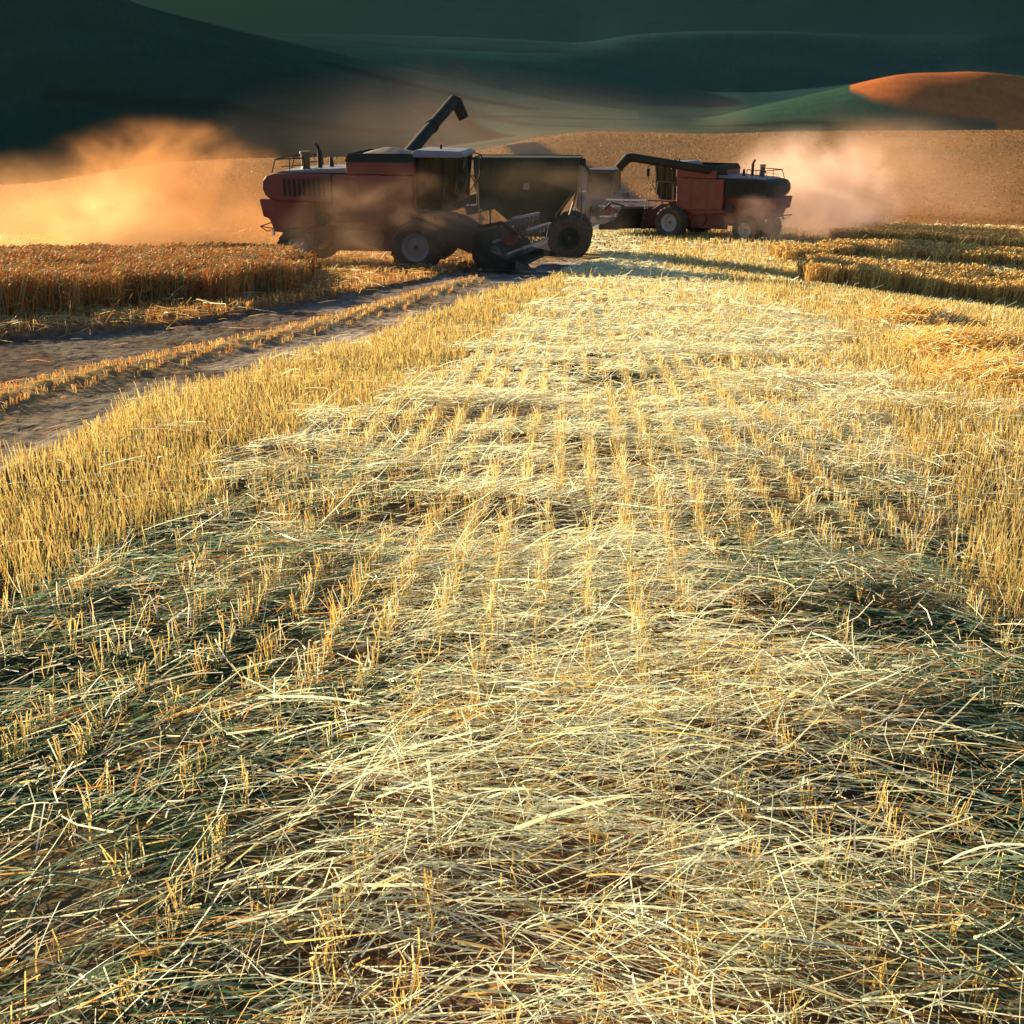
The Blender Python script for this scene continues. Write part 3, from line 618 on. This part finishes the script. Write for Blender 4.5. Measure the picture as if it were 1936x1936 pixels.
    for s_ in (-1, 1):
        b = MB(); b.path([(1.48, s_ * 1.08, 3.7), (1.70, s_ * 1.28, 3.62), (1.60, s_ * 1.30, 2.9), (1.28, s_ * 1.02, 2.4)], .02)
        b.build('mirror_arm', M_black, cb)
    for s_ in (-1, 1): MB().box(1.63, 1.69, s_ * 1.28 - .11, s_ * 1.28 + .11, 3.12, 3.52).build('mirror', M_black, cb, .01)
    # platform, ladder and rails (left side of the machine)
    b = MB().box(-.1, 1.5, .95, 1.55, 1.88, 1.95); b.build('platform', M_dred, root, .01); MB().box(-.1, 1.3, -1.5, -.95, 1.80, 1.95).build('platform', M_dred, root, .01)
    b = MB()
    for y_ in (1.30, 1.62): b.path([(1.30, y_, 2.95), (1.50, y_, 2.6), (1.52, y_, 1.95), (1.72, y_, .62)], .022)
    for k in range(5): b.box(1.50 + k * .045, 1.66 + k * .045, 1.31, 1.61, 1.72 - k * .25, 1.755 - k * .25)
    b.path([(-.05, 1.55, 1.95), (-.05, 1.55, 2.9), (.9, 1.55, 2.9), (1.0, 1.55, 1.95)], .02); b.build('ladder', M_bronze, root)
    b = MB()
    for xx in (-.02, .3, .62, .95, 1.28): b.box(xx, xx + .035, 1.0, 1.03, 1.95, 3.66)
    b.build('cab_side_rails', M_bronze, root)
    # axles and wheels
    MB().box(-.25, .25, -1.2, 1.2, .72, 1.15).build('front_axle', M_black, root, .03)
    MB().box(-4.3, -4.08, -1.0, 1.0, .58, .82).prism([(-4.45, .8), (-3.9, .8), (-3.6, 1.3), (-4.4, 1.3)], -.35, .35).build('rear_axle', M_black, root, .03)
    for s_ in (-1, 1):
        wheel(root, 0, s_ * 1.52, .86, .72, s_, .52); wheel(root, -4.2, s_ * 1.28, .70, .46, s_, .50)
    # feeder house and header
    MB().prism([(.3, 1.75), (.5, .95), (2.35, .28), (2.4, 1.02), (1.2, 1.7)], -.62, .62).build('feeder_house', M_dred, root, .03)
    hd = empty('header', (0, 0, .12), 0, root); hd.rotation_euler = (header_roll, 0, 0); HW = 3.3 if grain else 2.9
    MB().prism([(2.30, 1.22), (2.38, 1.22), (2.46, .42), (2.75, .22), (3.55, .13), (3.55, .09), (2.7, .14), (2.36, .34)], -HW, HW).build('header_trough', M_black, hd, .01)
    MB().box(2.28, 2.42, -HW, HW, 1.20, 1.34).build('top_beam', M_bronze, hd, .02)
    for s_ in (-1, 1):
        y0, y1 = sorted((s_ * HW, s_ * (HW + .07)))
        MB().prism([(2.2, 1.15), (2.4, 1.15), (2.6, .70), (3.2, .40), (4.0, .24), (4.1, .10), (3.5, .06), (2.4, .12), (2.2, .4)], y0, y1).build('end_sheet', M_black, hd, .01)
        b = MB().loft([[(3.6, s_ * (HW - .02), .34), (3.6, s_ * (HW + .14), .34), (3.6, s_ * (HW + .14), .08), (3.6, s_ * (HW - .02), .08)], [(4.25, s_ * (HW + .04), .08), (4.25, s_ * (HW + .07), .08), (4.25, s_ * (HW + .07), .04), (4.25, s_ * (HW + .04), .04)]]); b.build('crop_divider', M_bronze if grain else M_white, hd)
        MB().path([(2.32, s_ * (HW - .25), 1.34), (3.1, s_ * (HW - .22), 1.50), (3.55, s_ * (HW - .2), 1.12)], .05).build('reel_arm', M_black, hd)
        b = MB().lathe([(.001, -.03), (.30, -.03), (.30, .03), (.001, .03)], (3.35, s_ * (HW - .30), 1.08), 6); b.build('reel_end_disc', M_red, hd)
    b = MB().tube((2.86, -HW, .52), (2.86, HW, .52), .13, n=16)
    b.build('cross_auger_tube', M_grey, hd)
    for s_ in (-1, 1):
        b = MB()
        for k in range(7 * 12):
            t0, t1 = k * math.pi / 6, (k + 1) * math.pi / 6; ya = s_ * (HW - .05 - k * .04); yb = s_ * (HW - .05 - (k + 1) * .04)
            q = [b.bm.verts.new((2.86 + math.cos(t) * r, y_, .52 + math.sin(t) * r)) for t, r, y_ in ((t0, .13, ya), (t0, .27, ya), (t1, .27, yb), (t1, .13, yb))]; b.bm.faces.new(q)
        b.build('auger_flighting', M_grey, hd)
    b = MB().tube((3.35, -HW + .3, 1.08), (3.35, HW - .3, 1.08), .06, n=10)
    for yy in np.linspace(-HW + .3, HW - .3, 7):
        for k in range(6):
            t = k * math.pi / 3 + .35; b.tube((3.35, yy, 1.08), (3.35 + math.cos(t) * .54, yy, 1.08 + math.sin(t) * .54), .018, n=6)
            t2 = t + math.pi / 3; b.tube((3.35 + math.cos(t) * .5, yy, 1.08 + math.sin(t) * .5), (3.35 + math.cos(t2) * .5, yy, 1.08 + math.sin(t2) * .5), .014, n=5)
    b.build('reel_spider', M_bronze, hd)
    for k in range(6):
        t = k * math.pi / 3 + .35; bx, bz = 3.35 + math.cos(t) * .55, 1.08 + math.sin(t) * .55
        b = MB().box(bx - .045, bx + .045, -HW + .28, HW - .28, bz - .03, bz + .035)
        for yy in np.arange(-HW + .32, HW - .3, .155): b.tube((bx, yy, bz - .02), (bx + .03, yy, bz - .22), .006, .004, n=4)
        b.build('reel_bat', M_bat if grain else M_bat2, hd)
    b = MB()
    for yy in np.arange(-HW + .05, HW, .0762 * 2): b.loft([[(3.5, yy - .018, .13), (3.5, yy + .018, .13), (3.5, yy + .018, .09), (3.5, yy - .018, .09)], [(3.68, yy - .004, .10), (3.68, yy + .004, .10), (3.68, yy + .004, .09), (3.68, yy - .004, .09)]])
    b.box(3.44, 3.53, -HW, HW, .085, .125)
    b.build('cutter_bar', M_bronze, hd)
    # unloading auger
    bpy.context.view_layer.update(); inv = (Matrix.Translation(loc) @ Matrix.Rotation(rz, 4, 'Z') @ Matrix.Rotation(roll, 4, 'X') @ Matrix.Scale(scale, 4)).inverted()
    a0 = Vector(yaw_auger_from); a1 = inv @ Vector(auger_to); sd = (inv.to_3x3() @ Vector(spout_dir)).normalized(); ad = (a1 - a0).normalized()
    b = MB().tube(a0 - ad * .25, a1, .21, n=18); b.tube(a0 + ad * (a1 - a0).length * .52, a0 + ad * ((a1 - a0).length * .52 + .09), .25, n=18)
    au = b.build('unloading_auger', M_black, root)
    b = MB().tube(a1 - ad * .12 , a1 + ad * .10 + sd * .10, .23, .22, n=14).tube(a1 + ad * .08, a1 + ad * .12 + sd * .75, .25, .21, n=14); b.build('auger_spout', M_black, au)
    MB().tube(a0 - ad * .3 - Vector((0, 0, .45)), a0 + Vector((0, 0, .1)), .21, n=16).build('auger_elbow', M_black, au)
    return root

def place(px, py, rz, lx, ly, sc=1.0):
    """origin of a machine whose local point (lx, ly) stands on the ground under one picture point"""
    g_ = G(px, py); c, s_ = math.cos(rz), math.sin(rz)
    ox = g_[0] - sc * (c * lx - s_ * ly); oy = g_[1] - sc * (s_ * lx + c * ly)
    return ox, oy
rz1 = R(-9); x1, y1 = place(790, 506, rz1, 0, -1.52, .93)
0 and print('COMBINE1', x1, y1, hz(x1, y1))
c1 = make_combine((x1, y1, float(hz(x1, y1)) - .03), rz1, 'large dusty red combine with raised unloading auger beside the grain cart, rear facing left',
                  P(858, 190, y1 + 4.5), (.45, .1, -1), roll=R(1.2), header_roll=R(-4.5), scale=.93)
rz2 = R(143); x2, y2 = place(1268, 449, rz2, 0, 1.52, .90)
0 and print('COMBINE2', x2, y2, hz(x2, y2))
c2 = make_combine((x2, y2, float(hz(x2, y2)) - .03), rz2, 'smaller looking red combine on the right with pale reel and auger pointing left',
                  P(1192, 297, y2 - 2.2), (-.8, 0, -.9), grain=False, scale=.90, header_roll=R(4), yaw_auger_from=(-2.4, .9, 3.45))

# grain cart
rz3 = R(-5); x3, y3 = place(1076, 485, rz3, 1.75, -1.25, .90); 0 and print('CART', x3, y3)
ct = empty('grain_cart', (x3, y3, float(hz(x3, y3)) - .03), rz3)
ct.scale = (.90,) * 3
tag(ct, 'dark green grain cart with tapered hopper on two tall tyres between the two combines', 'grain cart')
def rect(x0, x1, y0, y1, z): return [(x0, y0, z), (x1, y0, z), (x1, y1, z), (x0, y1, z)]
b = MB()
so = [rect(-.55, 1.05, -.5, .5, 1.25), rect(-1.42, 1.5, -1.0, 1.0, 2.05), rect(-2.12, 2.05, -1.32, 1.32, 2.80), rect(-2.16, 2.1, -1.35, 1.35, 3.98)]
b.loft(so); hp = b.build('hopper', M_green_m, ct, .02)
MB().loft([rect(-2.05, 1.99, -1.24, 1.24, 3.985), rect(-2.0, 1.94, -1.2, 1.2, 3.99)]).build('tarp', M_black, hp)
b = MB()
for y_ in (-1.40, 1.34): b.box(-2.2, 2.14, y_, y_ + .06, 3.92, 4.02)
for x_ in (-2.21, 2.09): b.box(x_, x_ + .06, -1.4, 1.4, 3.925, 4.015)
b.build('top_rail', M_green_m, hp, .01)
for x_ in (-1.4, -.7, .7, 1.4): MB().box(x_, x_ + .05, -1.39, -1.345, 2.86, 3.92).build('side_rib', M_green_m, hp)
MB().box(-.12, .12, -1.362, -1.35, 2.78, 3.02).build('badge', M_roof, hp)
b = MB().box(-1.9, 2.0, -.55, -.40, .85, 1.05).box(-1.9, 2.0, .40, .55, .85, 1.05).box(-.6, 1.0, -.5, .5, 1.0, 1.3).prism([(-1.9, .85), (-1.9, 1.0), (-4.2, .62), (-4.2, .5)], -.12, .12); b.box(1.62, 1.88, -1.25, 1.25, .78, .98); b.build('chassis', M_green_m, ct, .02)
for pp in ([(2.05, -1.25, 2.9), (1.15, -1.0, 1.75), (1.5, -.5, 1.05)], [(2.05, 1.25, 2.9), (1.5, .5, 1.05)], [(-1.5, -1.0, 2.1), (-1.6, -.5, 1.0)]): MB().path(pp, .05).build('brace', M_grey, ct)
b = MB()
for y_ in (-.5, .0): b.path([(2.16, y_, 3.9), (2.2, y_, 1.6)], .02)
for k in range(8): b.path([(2.18, -.5, 1.75 + k * .28), (2.18, 0, 1.75 + k * .28)], .015)
b.build('ladder', M_grey, ct)
b = MB().box(2.05, 2.35, -1.15, -.85, 3.72, 3.98).path([(2.2, -1.0, 3.8), (2.5, -1.0, 3.5), (2.55, -1.0, 3.1)], .05); b.build('tarp_crank', M_black, ct, .02)
b = MB().prism([(-2.55, 2.10), (-2.45, 1.72 + .02), (-1.3, 2.0), (-1.1, 2.55), (-1.75, 2.68), (-2.58, 2.48)], -1.2, -.6); b.tube((-1.78, -.9, 2.66), (-1.80, -.9, 2.80), .06, n=8); b.build('unloading_spout', M_green_m, ct, .02)
wheel(ct, 1.75, -1.25, .90, .72, -1, .48, M_green_m); wheel(ct, 1.75, 1.25, .90, .72, 1, .48, M_green_m)

# tractor in front of the cart, half lost in dust
M_blue = paint('dull_blue_paint', (.030, .040, .055), dust=.5, dustcol=(.12, .10, .085), spec=.2)
rz4 = R(70); g4 = P(1140, 430, y2 + 9.5)[:2]; tr = empty('tractor', (g4[0], g4[1], float(hz(g4[0], g4[1])) - .03), rz4)
tag(tr, 'dim blue grey tractor with a boxy cab in the dust beyond the grain cart', 'tractor')
MB().prism([(.7, 1.0), (2.9, .95), (3.0, 1.55), (2.8, 1.75), (.7, 1.95)], -.42, .42).build('bonnet', M_blue, tr, .05)
MB().box(-.9, 2.6, -.3, .3, .7, 1.05).build('chassis', M_black, tr, .03)
cbt = MB().box(-.95, .72, -.78, .78, 1.05, 1.55)
for xx in (-.93, .66):
    for yy in (-.76, .70): cbt.box(xx, xx + .06, yy, yy + .06, 1.55, 2.86)
cbt = cbt.build('cab', M_blue, tr, .01)
MB().box(-1.08, .85, -.88, .88, 2.86, 3.02).build('cab_roof', M_blue, cbt, .05)
for yy in (-.74, .74): MB().box(-.87, .66, yy - .01, yy + .01, 1.56, 2.85).build('side_window', M_glass, cbt)
MB().box(-.915, -.895, -.70, .70, 1.56, 2.85).build('rear_window', M_glass, cbt)
MB().box(-.45, .0, -.25, .25, 1.55, 1.75).build('seat', M_inner, cbt, .03)
MB().tube((1.9, .25, 1.8), (1.9, .25, 2.75), .05, n=10).build('exhaust_pipe', M_black, tr)
MB().prism([(-1.3, .5), (-.9, .5), (-.8, .9), (-1.25, .8)], -.35, .35).build('hitch', M_black, tr, .02)
for s_ in (-1, 1):
    MB().prism([(-.95, 1.0), (-.9, 1.45), (-.5, 1.78), (.4, 1.78), (.75, 1.5), (.70, 1.45), (.35, 1.70), (-.45, 1.70), (-.82, 1.40), (-.88, 1.0)], s_ * 1.05 - .25, s_ * 1.05 + .25).build('mudguard', M_blue, tr)
    wheel(tr, -.05, s_ * 1.08, .85, .5, s_, .52); wheel(tr, 2.4, s_ * .95, .52, .34, s_, .5)

# ------------------------------------------------------------------ dust hanging in the air
def dust(label, c, rad, dens, col=(.93, .78, .60), ns=.35, lo=.42, hi=.72, aniso=.55, seed=0.0, soft=1.0, stretch=(1, 1, 1)):
    me = bpy.data.meshes.new('dust_cloud'); bm = bmesh.new(); bmesh.ops.create_icosphere(bm, subdivisions=3, radius=1.0); bm.to_mesh(me); bm.free()
    o = bpy.data.objects.new('dust_cloud', me); COL.objects.link(o); o.location = c; o.scale = rad
    tag(o, label, 'dust', kind='stuff')
    m = bpy.data.materials.new('dust'); m.use_nodes = True; N = m.node_tree.nodes; L = m.node_tree.links; N.clear()
    out = N.new('ShaderNodeOutputMaterial'); pv = N.new('ShaderNodeVolumePrincipled'); L.new(pv.outputs[0], out.inputs['Volume'])
    pv.inputs['Color'].default_value = (*col, 1); pv.inputs['Anisotropy'].default_value = aniso
    tc = N.new('ShaderNodeTexCoord'); ln = N.new('ShaderNodeVectorMath'); ln.operation = 'LENGTH'; L.new(tc.outputs['Object'], ln.inputs[0])
    fo = N.new('ShaderNodeMapRange'); fo.interpolation_type = 'SMOOTHSTEP'; fo.inputs[1].default_value = 1.0; fo.inputs[2].default_value = 1.0 - soft * .95; fo.inputs[3].default_value = 0; fo.inputs[4].default_value = 1
    nz = N.new('ShaderNodeTexNoise'); nz.inputs['Scale'].default_value = ns; nz.inputs['Detail'].default_value = 5.0; nz.inputs['Roughness'].default_value = .6; nz.inputs['Distortion'].default_value = .5
    gp = N.new('ShaderNodeNewGeometry'); ad = N.new('ShaderNodeVectorMath'); ad.operation = 'MULTIPLY_ADD'; ad.inputs[1].default_value = stretch; ad.inputs[2].default_value = (seed, seed * 1.7, 0)
    L.new(gp.outputs['Position'], ad.inputs[0]); L.new(ad.outputs[0], nz.inputs['Vector'])
    # ragged outline: the noise also shifts the radius
    sub = N.new('ShaderNodeMath'); sub.operation = 'MULTIPLY_ADD'; sub.inputs[1].default_value = -.9; L.new(nz.outputs[0], sub.inputs[0])
    l2 = N.new('ShaderNodeMath'); l2.operation = 'ADD'; l2.inputs[1].default_value = .45; L.new(ln.outputs['Value'], l2.inputs[0]); L.new(l2.outputs[0], sub.inputs[2])
    L.new(sub.outputs[0], fo.inputs[0])
    mr = N.new('ShaderNodeMapRange'); mr.inputs[1].default_value = lo; mr.inputs[2].default_value = hi; mr.inputs[3].default_value = .12; mr.inputs[4].default_value = 1; L.new(nz.outputs[0], mr.inputs[0])
    ed = N.new('ShaderNodeMapRange'); ed.interpolation_type = 'SMOOTHSTEP'; ed.inputs[1].default_value = 1.0; ed.inputs[2].default_value = .8; L.new(ln.outputs['Value'], ed.inputs[0])
    m1 = N.new('ShaderNodeMath'); m1.operation = 'MULTIPLY'; L.new(fo.outputs[0], m1.inputs[0]); L.new(mr.outputs[0], m1.inputs[1])
    m3 = N.new('ShaderNodeMath'); m3.operation = 'MULTIPLY'; L.new(m1.outputs[0], m3.inputs[0]); L.new(ed.outputs[0], m3.inputs[1])
    m2 = N.new('ShaderNodeMath'); m2.operation = 'MULTIPLY'; m2.inputs[1].default_value = dens; L.new(m3.outputs[0], m2.inputs[0]); L.new(m2.outputs[0], pv.inputs['Density'])
    me.materials.append(m); return o
DT = y1 + 3
OR_, BR_, PK_ = (.78, .44, .20), (.50, .34, .22), (.86, .62, .50)
dust('orange sunlit dust cloud billowing behind the rear of the left combine', P(320, 410, DT + 3), (6.2, 5, 3.8), .55, (.60, .30, .12), seed=3, aniso=.3, ns=.45, lo=.46, hi=.64)
dust('dense bright dust rising at the left behind the red wheat', P(232, 440, DT), (2.8, 2.8, 2.6), .75, (.95, .66, .36), seed=8, aniso=.3, ns=.5)
dust('low dust trail along the ground behind the left combine', P(380, 465, DT - 1), (5.8, 2.5, 1.6), .85, OR_, seed=14, aniso=.3)
dust('wide thin dust haze over the slope at the far left', P(90, 445, DT + 4), (8, 7, 3.4), .26, OR_, seed=18, aniso=.3)
dust('brown dust and chaff round the header of the left combine', P(868, 450, y1 - 3.6), (2.4, 1.3, 1.5), 2.0, BR_, ns=.9, seed=21)
dust('thin dust veil over the flank of the left combine', P(735, 440, y1 - 3.6), (3.5, 1.2, 2.1), .60, BR_, ns=.5, seed=25)
dust('pink dust plume rolling off the back of the right combine', P(1535, 390, y2 + 2), (5.6, 5.0, 4.2), 1.0, PK_, seed=33, aniso=.3, ns=.42, lo=.42, hi=.66)
dust('dust drifting low over the stubble behind the right combine', P(1520, 425, y2 - 3.5), (4.0, 2.2, 2.2), 1.5, PK_, seed=37, aniso=.3, ns=.5)
dust('thin brown dust drifting across the slope at right', P(1640, 340, y2 + 14), (11, 8, 4.5), .12, (.75, .5, .33), seed=41, ns=.15)
dust('grey dusty smoke hanging round the tractor beyond the cart', P(1142, 385, g4[1] - 2.6), (1.9, 1.2, 2.3), .40, (.30, .28, .29), ns=.7, seed=61)
dust('thin brown dust veil in front of the grain cart', P(1010, 415, y1 - 3.4), (3.2, 1.2, 2.0), .22, BR_, ns=.5, seed=71)
dust('broad dusty glow over the crest of the ripe slope', P(1330, 262, 172), (75, 22, 8), .006, (.70, .50, .36), seed=75, ns=.04)
dust('faint dust drifting over the valley behind the grain cart', P(900, 260, 120), (30, 14, 8), .007, (.70, .52, .40), seed=45, ns=.06)
hm = bpy.data.materials.new('haze'); hm.use_nodes = True; hm.node_tree.nodes.clear()
ho = hm.node_tree.nodes.new('ShaderNodeOutputMaterial'); hv = hm.node_tree.nodes.new('ShaderNodeVolumePrincipled'); hm.node_tree.links.new(hv.outputs[0], ho.inputs['Volume'])
hv.inputs['Color'].default_value = (.22, .56, .54, 1); hv.inputs['Density'].default_value = .000020; hv.inputs['Anisotropy'].default_value = .3
zmin, zmax = float(Z.min()) - 1, float(Z.max()) + 20
hb = MB().prism([(-2350, zmin), (2350, zmin), (2350, zmax), (-2350, zmax)], -2350, 2350).build('haze', hm); hb['kind'] = 'stuff'; hb['label'] = 'thin dusty evening air over the fields and hills'
